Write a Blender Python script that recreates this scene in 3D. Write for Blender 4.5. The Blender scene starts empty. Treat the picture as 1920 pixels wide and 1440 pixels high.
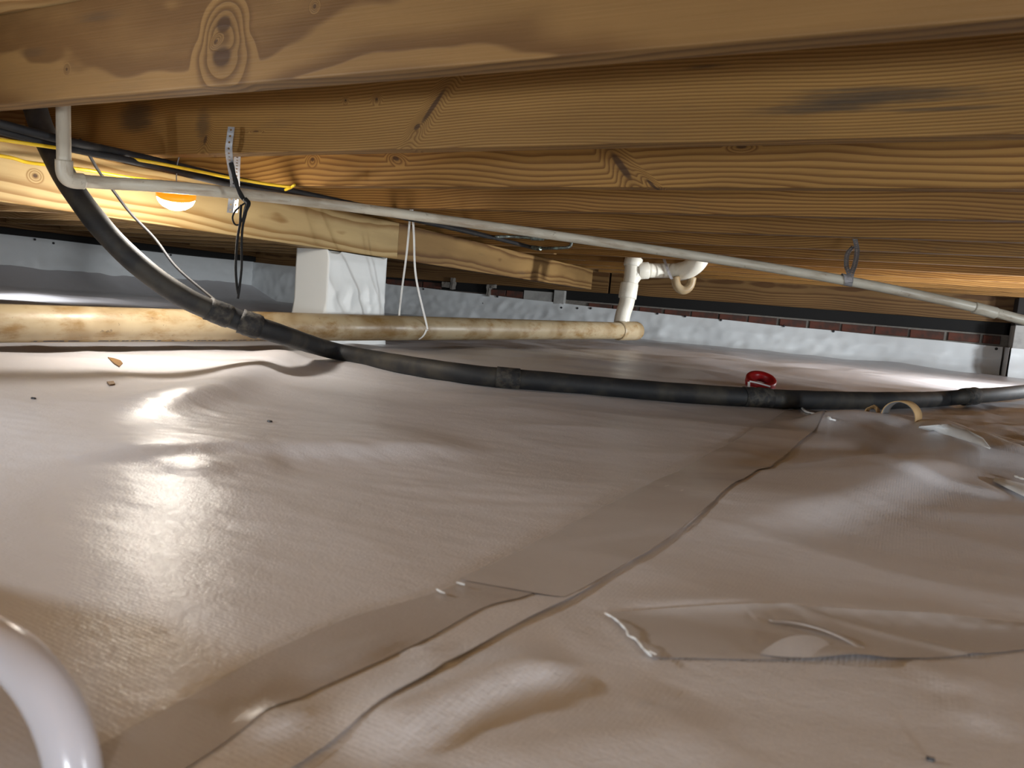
import bpy, math, random
import numpy as np
from mathutils import Vector, Matrix
random.seed(7)
C = bpy.context.scene.collection
sc = bpy.context.scene

# ------------------------------------------------------------------ camera
# world: X along the floor joists, Y along the girder, Z up, camera at the origin
F, CX, CY = 1400.0, 960.0, 720.0
mX = np.array([-2660, 380, -1400.]); mX /= np.linalg.norm(mX)
aY = np.array([750, 94, -1400.]); aY -= mX * (aY @ mX); aY /= np.linalg.norm(aY)
aX = -mX; aZ = np.cross(aX, aY)
RW = np.array([aX, aY, aZ])                       # world = RW @ camera
cam_d = bpy.data.cameras.new('camera'); cam = bpy.data.objects.new('camera', cam_d); C.objects.link(cam)
cam.matrix_world = Matrix([[RW[i][j] for j in range(3)] + [0] for i in range(3)] + [[0, 0, 0, 1]])
cam_d.sensor_width = 36.0; cam_d.lens = 36.0 * F / 1920.0; cam_d.clip_start = 0.02
cam_d.dof.use_dof = True; cam_d.dof.focus_distance = 2.6; cam_d.dof.aperture_fstop = 11.0
sc.camera = cam

def ray(u, v): return RW @ np.array([u - CX, CY - v, -F])
def atz(u, v, z): d = ray(u, v); return Vector(d * z / d[2])
def aty(u, v, y): d = ray(u, v); return Vector(d * y / d[1])
def atd(u, v, dep): return Vector(ray(u, v) * dep / F)

# ------------------------------------------------------------------ world, exposure, unseen fill lamps added off frame
w = bpy.data.worlds.new('world'); sc.world = w; w.use_nodes = True
w.node_tree.nodes['Background'].inputs[0].default_value = (0.6, 0.7, 0.9, 1)
w.node_tree.nodes['Background'].inputs[1].default_value = 0.01
sc.view_settings.view_transform = 'Standard'; sc.view_settings.look = 'None'
sc.view_settings.gamma = 1.0; sc.view_settings.use_curve_mapping = False
sc.view_settings.exposure = 0.72
LAMP_STRENGTH = 165.0
def fill_lamp(name, loc, aim, size, power, col, spread=math.pi):  # area lamp added out of view as fill, no visible fixture
    l = bpy.data.lights.new(name, 'AREA'); l.energy = power; l.color = col; l.shape = 'DISK'; l.size = size; l.spread = spread
    o = bpy.data.objects.new(name, l); C.objects.link(o); o.location = loc
    o.rotation_euler = (Vector(aim) - Vector(loc)).to_track_quat('-Z', 'Y').to_euler()
    return o
fill_lamp('fill_light', (-1.45, 0.06, 0.09), (-0.2, 0.4, 0.0), 0.06, 5.5, (0.88, 0.95, 1.0))  # added at left, throws the hose shadow across the sheet
fill_lamp('fill_light', (0.55, -0.8, -0.16), (-0.1, 1.0, 0.35), 0.2, 11, (0.88, 0.95, 1.0))  # added behind the camera to light the nearest joist faces
fill_lamp('fill_light', (2.7, 1.0, 0.08), (0.2, 3.2, -0.30), 0.25, 26, (0.88, 0.95, 1.0))  # added at right to brighten the floor and its bounce
fill_lamp('fill_light', (1.5, 4.0, 0.10), (-0.9, 5.7, -0.12), 0.2, 15, (0.90, 0.95, 1.0))  # added at far right to brighten the wall liner
fill_lamp('fill_light', (-4.3, 1.95, 0.16), (-4.5, 2.75, -0.42), 0.12, 3.8, (0.93, 0.97, 1.0), 1.7)  # added in the left bay for the bright floor strip
fill_lamp('fill_light', (1.0, 3.9, 0.04), (-1.0, 4.0, -0.34), 0.15, 13, (0.93, 0.97, 1.0), 1.9)  # added at right to brighten the floor beyond the hose

# ------------------------------------------------------------------ node helpers / materials
class NT:
    def __init__(s, name):
        s.m = bpy.data.materials.new(name); s.m.use_nodes = True; s.t = s.m.node_tree
        s.b = s.t.nodes['Principled BSDF']
    def n(s, typ, **kw):
        nd = s.t.nodes.new(typ)
        for k, v in kw.items(): setattr(nd, k, v)
        return nd
    def put(s, sock, v):
        if isinstance(v, bpy.types.NodeSocket): s.t.links.new(v, sock)
        elif v is not None:
            if hasattr(sock.default_value, '__len__') and not hasattr(v, '__len__'): v = (v,) * len(sock.default_value)
            if hasattr(v, '__len__') and len(v) == 3 and len(sock.default_value) == 4: v = (*v, 1)
            sock.default_value = v
    def m_(s, op, a, b=None, c=None, clamp=False):
        nd = s.n('ShaderNodeMath', operation=op, use_clamp=clamp)
        s.put(nd.inputs[0], a)
        if b is not None: s.put(nd.inputs[1], b)
        if c is not None: s.put(nd.inputs[2], c)
        return nd.outputs[0]
    def ss(s, v, a, b, lo=0.0, hi=1.0):
        nd = s.n('ShaderNodeMapRange', interpolation_type='SMOOTHSTEP')
        s.put(nd.inputs['Value'], v); s.put(nd.inputs['From Min'], a); s.put(nd.inputs['From Max'], b)
        s.put(nd.inputs['To Min'], lo); s.put(nd.inputs['To Max'], hi)
        return nd.outputs[0]
    def mix(s, f, a, b, mode='MIX'):
        nd = s.n('ShaderNodeMix', data_type='RGBA', blend_type=mode)
        s.put(nd.inputs[0], f); s.put(nd.inputs[6], a); s.put(nd.inputs[7], b)
        return nd.outputs[2]
    def co(s, which='Object'): return s.n('ShaderNodeTexCoord').outputs[which]
    def sep(s, v):
        nd = s.n('ShaderNodeSeparateXYZ'); s.put(nd.inputs[0], v); return nd.outputs
    def comb(s, x, y, z):
        nd = s.n('ShaderNodeCombineXYZ'); s.put(nd.inputs[0], x); s.put(nd.inputs[1], y); s.put(nd.inputs[2], z); return nd.outputs[0]
    def noise(s, vec, scale, detail=3, rough=0.5, dist=0.0):
        nd = s.n('ShaderNodeTexNoise'); s.put(nd.inputs['Vector'], vec)
        nd.inputs['Scale'].default_value = scale; nd.inputs['Detail'].default_value = detail
        nd.inputs['Roughness'].default_value = rough; nd.inputs['Distortion'].default_value = dist
        return nd.outputs[0]
    def vm(s, op, a, b):
        nd = s.n('ShaderNodeVectorMath', operation=op); s.put(nd.inputs[0], a); s.put(nd.inputs[1], b); return nd.outputs[0]
    def bump(s, h, strength, dist, nrm=None):
        nd = s.n('ShaderNodeBump'); s.put(nd.inputs['Height'], h)
        nd.inputs['Strength'].default_value = strength; nd.inputs['Distance'].default_value = dist
        if nrm is not None: s.put(nd.inputs['Normal'], nrm)
        return nd.outputs[0]
    def out(s, color=None, rough=None, nrm=None, **kw):
        if color is not None: s.put(s.b.inputs['Base Color'], color)
        if rough is not None: s.put(s.b.inputs['Roughness'], rough)
        if nrm is not None: s.put(s.b.inputs['Normal'], nrm)
        for k, v in kw.items(): s.put(s.b.inputs[k.replace('_', ' ')], v)
        return s.m

def wood(name, light, dark, pith=(0.12, 0.02), ring=0.006, wob=0.02, knots=(), stains=(), stain_amt=0.5, fine=0.35):
    """pith: where the tree's heart lies off the board's middle (y, z); knots: (x, z, half length, half width, angle) in board space."""
    s = NT(name); co = s.co()
    rnd = s.n('ShaderNodeObjectInfo').outputs['Random']
    off = s.m_('MULTIPLY', rnd, 37.0)
    x, y, z = s.sep(co)[0:3]
    xo = s.m_('ADD', x, off)
    warp = s.noise(s.comb(s.m_('MULTIPLY', xo, 1.1), s.m_('MULTIPLY', y, 3.0), s.m_('MULTIPLY', z, 3.0)), 1.0, 2)
    warp2 = s.noise(s.comb(s.m_('MULTIPLY', xo, 5.0), s.m_('MULTIPLY', y, 12.0), s.m_('MULTIPLY', z, 12.0)), 1.0, 2)
    dz = s.m_('ADD', s.m_('SUBTRACT', z, pith[1]), s.m_('MULTIPLY', s.m_('SUBTRACT', warp, 0.5), wob * 8))
    dy = s.m_('SUBTRACT', y, pith[0])
    r = s.m_('SQRT', s.m_('ADD', s.m_('MULTIPLY', dy, dy), s.m_('MULTIPLY', dz, dz)))
    r = s.m_('ADD', r, s.m_('MULTIPLY', s.m_('SUBTRACT', warp2, 0.5), wob * 0.5))
    kmask = None; khalo = None
    for (kx, kz, rl, rw, ang) in knots:
        dx = s.m_('SUBTRACT', x, kx); dk = s.m_('SUBTRACT', z, kz)
        ca, sa = math.cos(ang), math.sin(ang)
        a = s.m_('DIVIDE', s.m_('ADD', s.m_('MULTIPLY', dx, ca), s.m_('MULTIPLY', dk, sa)), rl)
        b = s.m_('DIVIDE', s.m_('SUBTRACT', s.m_('MULTIPLY', dk, ca), s.m_('MULTIPLY', dx, sa)), rw)
        dd = s.m_('SQRT', s.m_('ADD', s.m_('MULTIPLY', a, a), s.m_('MULTIPLY', b, b)))
        dd = s.m_('ADD', dd, s.m_('MULTIPLY', s.m_('SUBTRACT', warp2, 0.5), 1.6))
        core = s.ss(dd, 1.0, 0.55); halo = s.ss(dd, 3.6, 0.6)
        r = s.m_('ADD', r, s.m_('MULTIPLY', halo, ring * 2.6))
        kmask = core if kmask is None else s.m_('MAXIMUM', kmask, core)
        khalo = halo if khalo is None else s.m_('MAXIMUM', khalo, halo)
    ph = s.m_('FRACT', s.m_('DIVIDE', r, ring))
    late = s.m_('MULTIPLY', s.ss(ph, 0.25, 0.86), s.ss(ph, 1.0, 0.9))
    fib = s.noise(s.comb(s.m_('MULTIPLY', xo, 6.0), s.m_('MULTIPLY', y, 330.0), s.m_('MULTIPLY', z, 330.0)), 1.0, 3)
    tone = s.noise(s.comb(s.m_('MULTIPLY', xo, 1.6), s.m_('MULTIPLY', y, 9.0), s.m_('MULTIPLY', z, 9.0)), 1.0, 3)
    amt = s.m_('ADD', s.m_('MULTIPLY', late, 0.95), s.m_('MULTIPLY', s.m_('SUBTRACT', fib, 0.5), fine), clamp=True)
    col = s.mix(amt, light, dark)
    col = s.mix(s.ss(tone, 0.3, 0.7, 0.0, 0.35), col, tuple(c * 0.6 for c in dark))
    # weathering: greyish mildew patches
    st = s.noise(s.comb(s.m_('MULTIPLY', xo, 2.3), s.m_('MULTIPLY', y, 6.0), s.m_('MULTIPLY', z, 11.0)), 1.0, 5, 0.65)
    col = s.mix(s.ss(st, 0.60, 0.74, 0.0, stain_amt), col, (0.075, 0.055, 0.035))
    for (sx, sz, rl, rw, k) in stains:
        a = s.m_('DIVIDE', s.m_('SUBTRACT', x, sx), rl); b = s.m_('DIVIDE', s.m_('SUBTRACT', z, sz), rw)
        dd = s.m_('SQRT', s.m_('ADD', s.m_('MULTIPLY', a, a), s.m_('MULTIPLY', b, b)))
        dd = s.m_('ADD', dd, s.m_('MULTIPLY', s.m_('SUBTRACT', st, 0.5), 2.2))
        dd = s.m_('ADD', dd, s.m_('MULTIPLY', s.m_('SUBTRACT', fib, 0.5), 0.9))
        col = s.mix(s.ss(dd, 1.0, 0.2, 0.0, k), col, (0.05, 0.035, 0.022))
    if kmask is not None:
        col = s.mix(s.m_('MULTIPLY', khalo, 0.25), col, tuple(c * 0.5 for c in dark))
        col = s.mix(s.m_('MULTIPLY', kmask, 0.85), col, (0.045, 0.02, 0.008))
    nr = s.bump(s.m_('ADD', s.m_('MULTIPLY', late, 0.6), fib), 0.35, 0.0012)
    return s.out(col, 0.62, nr, Specular_IOR_Level=0.3)

def sheet_mat(name, col, rough=0.34, weave=1.0, dirt=0.25, dirtcol=(0.30, 0.22, 0.15)):
    s = NT(name); co = s.co()
    n1 = s.noise(co, 2.2, 4, 0.55); n2 = s.noise(co, 9.0, 4, 0.6)
    c = s.mix(s.ss(s.m_('ADD', s.m_('MULTIPLY', n1, 0.7), s.m_('MULTIPLY', n2, 0.3)), 0.42, 0.72, 0.0, dirt), col, dirtcol)
    x, y, z = s.sep(co)[0:3]
    k = 2 * math.pi / 0.0032
    wv = s.m_('ADD', s.m_('SINE', s.m_('MULTIPLY', x, k)), s.m_('SINE', s.m_('MULTIPLY', s.m_('ADD', y, z), k)))
    gr = s.noise(co, 420.0, 2, 0.6)
    st = s.noise(s.comb(s.m_('MULTIPLY', x, 14), s.m_('MULTIPLY', y, 34), s.m_('MULTIPLY', z, 30)), 1.0, 3, 0.5)
    h = s.m_('ADD', s.m_('MULTIPLY', wv, 0.10), s.m_('MULTIPLY', gr, 1.2))
    nr = s.bump(h, 0.26 * weave, 0.0009)
    nr = s.bump(st, 0.05 * weave, 0.010, nr)
    nr = s.bump(s.noise(co, 75.0, 3, 0.6), 0.13 * weave, 0.0035, nr)
    return s.out(c, rough, nr, Specular_IOR_Level=0.42)

def pvc(name, col, stain, amt, rough=0.3):
    s = NT(name); uv = s.co('UV'); u, v, _ = s.sep(uv)[0:3]
    co = s.co()
    n = s.noise(s.comb(s.m_('MULTIPLY', u, 9), s.m_('MULTIPLY', v, 5), 0.0), 1.0, 6, 0.65); n2 = s.noise(co, 60.0, 3, 0.6); n3 = s.noise(co, 5.0, 3)
    c = s.mix(s.ss(n, 0.46, 0.68, 0.0, amt), col, stain)
    c = s.mix(s.ss(n3, 0.48, 0.64, 0.0, amt * 0.6), c, tuple(x * 0.75 for x in stain))
    c = s.mix(s.ss(n2, 0.66, 0.75, 0.0, amt * 0.8), c, (0.10, 0.065, 0.04))
    return s.out(c, s.ss(n, 0.3, 0.7, rough, rough + 0.2), s.bump(n2, 0.1, 0.001), Specular_IOR_Level=0.5)

def plain(name, col, rough=0.5, metal=0.0, var=0.3, scale=30.0, col2=None, bump=0.0):
    s = NT(name); n = s.noise(s.co(), scale, 4, 0.6)
    c2 = col2 if col2 else tuple(c * 0.55 for c in col)
    return s.out(s.mix(s.ss(n, 0.4, 0.68, 0.0, var), col, c2), rough, s.bump(n, bump, 0.003) if bump else None, Metallic=metal)

LIGHT = (0.60, 0.37, 0.165); DARK = (0.30, 0.145, 0.048)
M = {}
M['floor'] = sheet_mat('floor_sheeting', (0.625, 0.61, 0.635), 0.31, 1.2, 0.12)
M['liner'] = sheet_mat('wall_liner', (0.78, 0.81, 0.82), 0.36, 0.8, 0.12, (0.5, 0.46, 0.4))
M['wrap'] = sheet_mat('pier_wrap', (0.78, 0.80, 0.79), 0.4, 0.5, 0.06, (0.5, 0.46, 0.4))
M['tape'] = sheet_mat('seam_tape', (0.45, 0.42, 0.415), 0.28, 0.7, 0.2)
M['tape_clear'] = sheet_mat('patch_tape', (0.50, 0.475, 0.475), 0.24, 0.35, 0.15)
M['pvc_big'] = pvc('aged_drain_pvc', (0.36, 0.285, 0.175), (0.20, 0.105, 0.02), 0.85, 0.33)
M['pvc_new'] = pvc('clean_drain_pvc', (0.74, 0.71, 0.62), (0.50, 0.42, 0.28), 0.25, 0.2)
M['pvc_small'] = pvc('small_pipe_pvc', (0.54, 0.50, 0.41), (0.27, 0.19, 0.12), 0.6, 0.35)
M['black'] = plain('black_rubber', (0.006, 0.006, 0.008), 0.7, 0, 0.6, 18, (0.03, 0.025, 0.019), 0.2)
M['hose'] = plain('dusty_black_hose', (0.006, 0.007, 0.009), 0.65, 0, 0.55, 14, (0.055, 0.046, 0.032), 0.25)
M['hose_tape'] = plain('hose_tape', (0.008, 0.008, 0.009), 0.7, 0, 0.7, 60, (0.07, 0.06, 0.045), 0.8)
M['string'] = plain('black_string', (0.004, 0.004, 0.004), 0.85)
M['yellow'] = plain('yellow_jacket', (0.80, 0.52, 0.02), 0.35, 0, 0.15)
M['steel'] = plain('galvanised_steel', (0.30, 0.31, 0.33), 0.5, 0.35, 0.5, 90, (0.22, 0.19, 0.17), 0.3)
M['strapgrey'] = plain('dusty_strap', (0.34, 0.33, 0.34), 0.5, 0.3, 0.5, 70, (0.2, 0.17, 0.15), 0.5)
M['twine'] = plain('white_strap', (0.78, 0.76, 0.72), 0.5, 0, 0.2)
M['copper'] = plain('tarnished_copper', (0.10, 0.10, 0.085), 0.4, 0.5, 0.8, 60, (0.25, 0.33, 0.30), 0.2)
M['brick'] = plain('red_brick', (0.13, 0.042, 0.026), 0.85, 0, 0.9, 12, (0.055, 0.035, 0.028), 0.6)
M['mortar'] = plain('mortar', (0.22, 0.20, 0.175), 0.9, 0, 0.5, 40, None, 0.6)
M['concrete'] = plain('grey_block', (0.42, 0.41, 0.39), 0.9, 0, 0.5, 12, None, 0.5)
M['sill_black'] = plain('black_sill', (0.006, 0.0055, 0.005), 0.8, 0, 0.3, 20)  # plain near-black colour for both sill plates
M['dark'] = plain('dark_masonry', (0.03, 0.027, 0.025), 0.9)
M['ply'] = wood('subfloor_ply', (0.50, 0.31, 0.13), (0.32, 0.17, 0.06), (0.0, 0.4), 0.02, 0.03)
M['red'] = plain('red_plastic', (0.30, 0.003, 0.005), 0.4, 0, 0.4, 50, (0.22, 0.003, 0.004))
M['card'] = plain('cardboard_core', (0.55, 0.36, 0.17), 0.7, 0, 0.3, 50)
M['white'] = plain('white_plastic', (0.82, 0.83, 0.83), 0.4, 0, 0.1)
M['clay'] = plain('brown_flake', (0.22, 0.115, 0.035), 0.6, 0, 0.6, 60)
M['pin'] = plain('black_pin', (0.03, 0.03, 0.035), 0.35, 0.3)
M['ink'] = plain('pipe_print', (0.03, 0.04, 0.08), 0.5)
s = NT('clear_vinyl'); lw = s.n('ShaderNodeLayerWeight'); lw.inputs[0].default_value = 0.35
s.out(s.mix(lw.outputs['Facing'], (0.62, 0.60, 0.66), (0.82, 0.82, 0.88)), 0.22, None, Transmission_Weight=0.25, IOR=1.4)
M['vinyl'] = s.m
s = NT('tape_film'); s.out((0.75, 0.74, 0.74), 0.12, s.bump(s.noise(s.co(), 160, 3), 0.5, 0.002), Transmission_Weight=0.6, IOR=1.45)
M['film'] = s.m
s = NT('lamp_diffuser'); s.out((0.9, 0.9, 0.88), 0.4, None, Emission_Color=(1.0, 0.93, 0.83), Emission_Strength=LAMP_STRENGTH); M['lamp'] = s.m
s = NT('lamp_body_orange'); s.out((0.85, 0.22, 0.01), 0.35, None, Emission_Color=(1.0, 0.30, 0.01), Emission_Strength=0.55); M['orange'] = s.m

# ------------------------------------------------------------------ object helpers
def link(name, me, mat, parent=None, smooth=True):
    if mat is not None and not me.materials: me.materials.append(mat)
    if smooth: me.polygons.foreach_set('use_smooth', [True] * len(me.polygons))
    o = bpy.data.objects.new(name, me); C.objects.link(o)
    if parent is not None: o.parent = parent
    return o
def tag(o, label=None, cat=None, group=None, kind=None):
    if label: o['label'] = label
    if cat: o['category'] = cat
    if group: o['group'] = group
    if kind: o['kind'] = kind
    return o
def empty(name, label, cat, group=None):
    o = bpy.data.objects.new(name, None); o.empty_display_size = 0.02; C.objects.link(o); return tag(o, label, cat, group)
def pyd(name, vs, fs, mat, parent=None, smooth=True, uvs=None):
    me = bpy.data.meshes.new(name); me.from_pydata([tuple(v) for v in vs], [], fs); me.update()
    if uvs is not None:
        ul = me.uv_layers.new(name='UVMap')
        vi = np.empty(len(me.loops), dtype=np.int32); me.loops.foreach_get('vertex_index', vi)
        ul.data.foreach_set('uv', np.asarray(uvs, dtype=np.float32)[vi].ravel())
    return link(name, me, mat, parent, smooth)
def smooth_path(pts, n=8):
    P = [np.array(p, float) for p in pts]
    if len(P) < 3: return [P[0] + (P[1] - P[0]) * t for t in np.linspace(0, 1, n)]
    Q = [2 * P[0] - P[1]] + P + [2 * P[-1] - P[-2]]; out = []
    for i in range(1, len(Q) - 2):
        for k in range(n):
            t = k / n; a, b, c, d = Q[i - 1], Q[i], Q[i + 1], Q[i + 2]
            out.append(0.5 * ((2 * b) + (-a + c) * t + (2 * a - 5 * b + 4 * c - d) * t * t + (-a + 3 * b - 3 * c + d) * t ** 3))
    out.append(P[-1]); return out
def tube(name, pts, rad, mat, parent=None, seg=16, n=8, cap=True, radf=None):
    P = smooth_path(pts, n) if n else [np.array(p, float) for p in pts]
    T = [np.array(P[min(i + 1, len(P) - 1)] - P[max(i - 1, 0)]) for i in range(len(P))]
    T = [t / (np.linalg.norm(t) + 1e-12) for t in T]
    ref = np.array([0, 0, 1.]) if abs(T[0][2]) < 0.9 else np.array([0, 1., 0])
    nrm = ref - T[0] * (ref @ T[0]); nrm /= np.linalg.norm(nrm)
    vs, fs, uv = [], [], []; L = 0
    for i, p in enumerate(P):
        nrm = nrm - T[i] * (nrm @ T[i]); nrm /= np.linalg.norm(nrm); bn = np.cross(T[i], nrm)
        if i: L += np.linalg.norm(P[i] - P[i - 1])
        r = rad if radf is None else rad * radf(L, i / max(1, len(P) - 1))
        for k in range(seg):
            a = 2 * math.pi * k / seg
            vs.append(p + r * (math.cos(a) * nrm + math.sin(a) * bn)); uv.append((L, k / seg))
    for i in range(len(P) - 1):
        for k in range(seg):
            a = i * seg + k; b = i * seg + (k + 1) % seg
            fs.append((a, b, b + seg, a + seg))
    if cap: fs.append(tuple(range(seg))[::-1]); fs.append(tuple(range((len(P) - 1) * seg, len(P) * seg)))
    return pyd(name, vs, fs, mat, parent, True, uv)
def sleeve(name, a, b, r0, r1, mat, parent=None, seg=24):
    """short collar around an axis from a to b with bevelled lips"""
    a, b = np.array(a, float), np.array(b, float); d = (b - a)
    pts = [a, a + d * .001, a + d * .06, a + d * .94, a + d * .999, b]; rr = [r0, r1 * .96, r1, r1, r1 * .96, r0]
    it = iter(rr); vals = {}
    t = tube(name, pts, 1.0, mat, parent, seg, 0, True, radf=lambda L, f: next(it))
    return t
def box(name, c, size, mat, parent=None, rz=0, bev=0.0, me=None):
    if me is None:
        x, y, z = [s / 2 for s in size]; vs = [(sx * x, sy * y, sz * z) for sx in (-1, 1) for sy in (-1, 1) for sz in (-1, 1)]
        fs = [(0, 1, 3, 2), (4, 6, 7, 5), (0, 4, 5, 1), (2, 3, 7, 6), (0, 2, 6, 4), (1, 5, 7, 3)]
        me = bpy.data.meshes.new(name); me.from_pydata(vs, [], fs); me.update()
    o = link(name, me, mat, parent, False); o.location = c; o.rotation_euler = (0, 0, rz)
    if bev:
        m = o.modifiers.new('bevel', 'BEVEL'); m.width = bev; m.segments = 2; m.limit_method = 'NONE'
    return o
def lathe(name, prof, mat, parent=None, seg=40, mtx=None):
    vs, fs = [], []
    for r, z in prof:
        for k in range(seg):
            a = 2 * math.pi * k / seg; v = Vector((r * math.cos(a), r * math.sin(a), z)); vs.append(mtx @ v if mtx else v)
    for i in range(len(prof) - 1):
        for k in range(seg):
            a = i * seg + k; b = i * seg + (k + 1) % seg; fs.append((a, b, b + seg, a + seg))
    return pyd(name, vs, fs, mat, parent)
def ribbon(name, pts, wid, mat, side, parent=None, n=8, th=0.0012):
    """flat strap along a path; side = width direction"""
    P = smooth_path(pts, n); vs, fs = [], []
    for i, p in enumerate(P):
        t = P[min(i + 1, len(P) - 1)] - P[max(i - 1, 0)]; t = t / np.linalg.norm(t)
        sd = np.array(side, float); sd = sd - t * (sd @ t); sd /= np.linalg.norm(sd); nn = np.cross(t, sd)
        for a, b in ((-1, -1), (1, -1), (1, 1), (-1, 1)): vs.append(p + sd * a * wid / 2 + nn * b * th / 2)
    for i in range(len(P) - 1):
        for k in range(4): a = i * 4 + k; b = i * 4 + (k + 1) % 4; fs.append((a, b, b + 4, a + 4))
    fs += [(3, 2, 1, 0), tuple(range(len(vs) - 4, len(vs)))]
    return pyd(name, vs, fs, mat, parent, False)
def hole_strap(name, pts, wid, mat, side, parent=None, pitch=0.0125, hr=0.0024, th=0.0012):
    """perforated hanger strap with real round holes"""
    P = smooth_path(pts, 14); seg = [np.linalg.norm(P[i + 1] - P[i]) for i in range(len(P) - 1)]
    cum = np.concatenate([[0], np.cumsum(seg)]); L = cum[-1]; nc = max(1, int(L / pitch))
    def fr(sv):
        sv = min(max(sv, 0), L - 1e-6); i = int(np.searchsorted(cum, sv, 'right') - 1); f = (sv - cum[i]) / seg[i]
        t = P[i + 1] - P[i]; t = t / np.linalg.norm(t); sd = np.array(side, float); sd = sd - t * (sd @ t); sd /= np.linalg.norm(sd)
        return P[i] + (P[i + 1] - P[i]) * f, sd, np.cross(t, sd)
    vs, fs = [], []; K = 16; hp = L / nc / 2
    for c in range(nc):
        sc_ = (c + .5) * 2 * hp; base = len(vs)
        for layer in (-1, 1):
            for ring in (0, 1):
                for k in range(K):
                    a = 2 * math.pi * k / K; ca, sa = math.cos(a), math.sin(a)
                    if ring == 0: du, dv = hr * ca, hr * sa
                    else:
                        m = max(abs(ca), abs(sa)); du, dv = hp * ca / m, wid / 2 * sa / m
                    p, sd, nn = fr(sc_ + du); vs.append(p + sd * dv + nn * layer * th / 2)
        for k in range(K):
            k2 = (k + 1) % K; B = base
            fs += [(B + k, B + K + k, B + K + k2, B + k2), (B + 2 * K + k, B + 2 * K + k2, B + 3 * K + k2, B + 3 * K + k),
                   (B + k, B + k2, B + 2 * K + k2, B + 2 * K + k), (B + K + k, B + 3 * K + k, B + 3 * K + k2, B + K + k2)]
    return pyd(name, vs, fs, mat, parent, False)
def board(name, length, h, th, loc, mat, rz=0.0, parent=None):
    return box(name, loc, (length, th, h), mat, parent, rz, 0.0025)

# ------------------------------------------------------------------ noise and the ground sheet's relief
rs = np.random.RandomState(11); PERM = rs.permutation(1024); GR = rs.rand(1024, 2) * 2 - 1
def pn(x, y, seed=0):
    x = np.asarray(x, float) + seed * 17.3; y = np.asarray(y, float) - seed * 9.1
    xi = np.floor(x).astype(int); yi = np.floor(y).astype(int); fx = x - xi; fy = y - yi
    def g(a, b, dx, dy):
        k = PERM[(PERM[a & 1023] + b) & 1023]; return GR[k, 0] * dx + GR[k, 1] * dy
    u = fx * fx * fx * (fx * (fx * 6 - 15) + 10); v = fy * fy * fy * (fy * (fy * 6 - 15) + 10)
    a = g(xi, yi, fx, fy); b = g(xi + 1, yi, fx - 1, fy); c = g(xi, yi + 1, fx, fy - 1); d = g(xi + 1, yi + 1, fx - 1, fy - 1)
    return (a + (b - a) * u) + ((c + (d - c) * u) - (a + (b - a) * u)) * v
def ridged(x, y, seed): return 1 - 2 * np.abs(pn(x, y, seed))
FZ = -0.22
def G(u, v): p = atz(u, v, FZ); return (p.x, p.y)
FOLDS = []
def fold(px, h, wl, wr, taper=0.25):
    """crease along a line of photo points laid on the ground plane; wl, wr = width on its far-left and near-right side"""
    FOLDS.append(([G(*p) for p in px], h, wl, wr, taper))
fold([(150, 800), (300, 765), (420, 738), (490, 700), (560, 662)], 0.022, 0.09, 0.05)
fold([(0, 872), (200, 862), (420, 852), (700, 850), (940, 846)], 0.014, 0.16, 0.03)
fold([(300, 900), (420, 880), (560, 872)], 0.006, 0.05, 0.03)
fold([(600, 640), (760, 668), (900, 690)], 0.012, 0.12, 0.07)
fold([(760, 650), (1000, 672), (1250, 700), (1480, 735)], 0.016, 0.22, 0.09)
fold([(1180, 668), (1400, 690), (1600, 712), (1750, 720)], 0.016, 0.20, 0.16)
fold([(1490, 808), (1570, 803), (1680, 803), (1760, 812), (1850, 854), (1960, 902)], 0.032, 0.045, 0.12, 0.12)
fold([(1290, 1000), (1420, 985), (1560, 955), (1700, 905), (1800, 870)], 0.021, 0.15, 0.04)
fold([(1380, 900), (1480, 868), (1600, 850), (1750, 838)], -0.013, 0.05, 0.05)
fold([(1640, 905), (1760, 915), (1920, 940)], 0.010, 0.10, 0.02)
fold([(640, 1440), (800, 1345), (960, 1275), (1100, 1238)], 0.0095, 0.03, 0.012)
fold([(820, 1460), (1000, 1405), (1200, 1375), (1400, 1362)], 0.0045, 0.02, 0.03)
fold([(1080, 1140), (1300, 1134), (1600, 1140), (1920, 1160)], 0.0035, 0.02, 0.012)
fold([(1780, 1240), (1810, 1300), (1850, 1380)], 0.003, 0.012, 0.012)
fold([(1720, 1232), (1790, 1300)], 0.0025, 0.006, 0.01)
fold([(790, 1210), (800, 1240), (830, 1270)], 0.004, 0.008, 0.006)
fold([(560, 1290), (640, 1245), (770, 1190)], 0.002, 0.01, 0.006)
BUMPS = [((1232, 1312), -0.004, 0.008), ((1228, 1322), 0.003, 0.014), ((1098, 1272), -0.003, 0.006), ((1275, 1290), -0.003, 0.006),
         ((520, 1360), 0.006, 0.012), ((1150, 1195), 0.0, 0.01)]
BUMPS = [(G(*p), h, r) for p, h, r in BUMPS]
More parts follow.
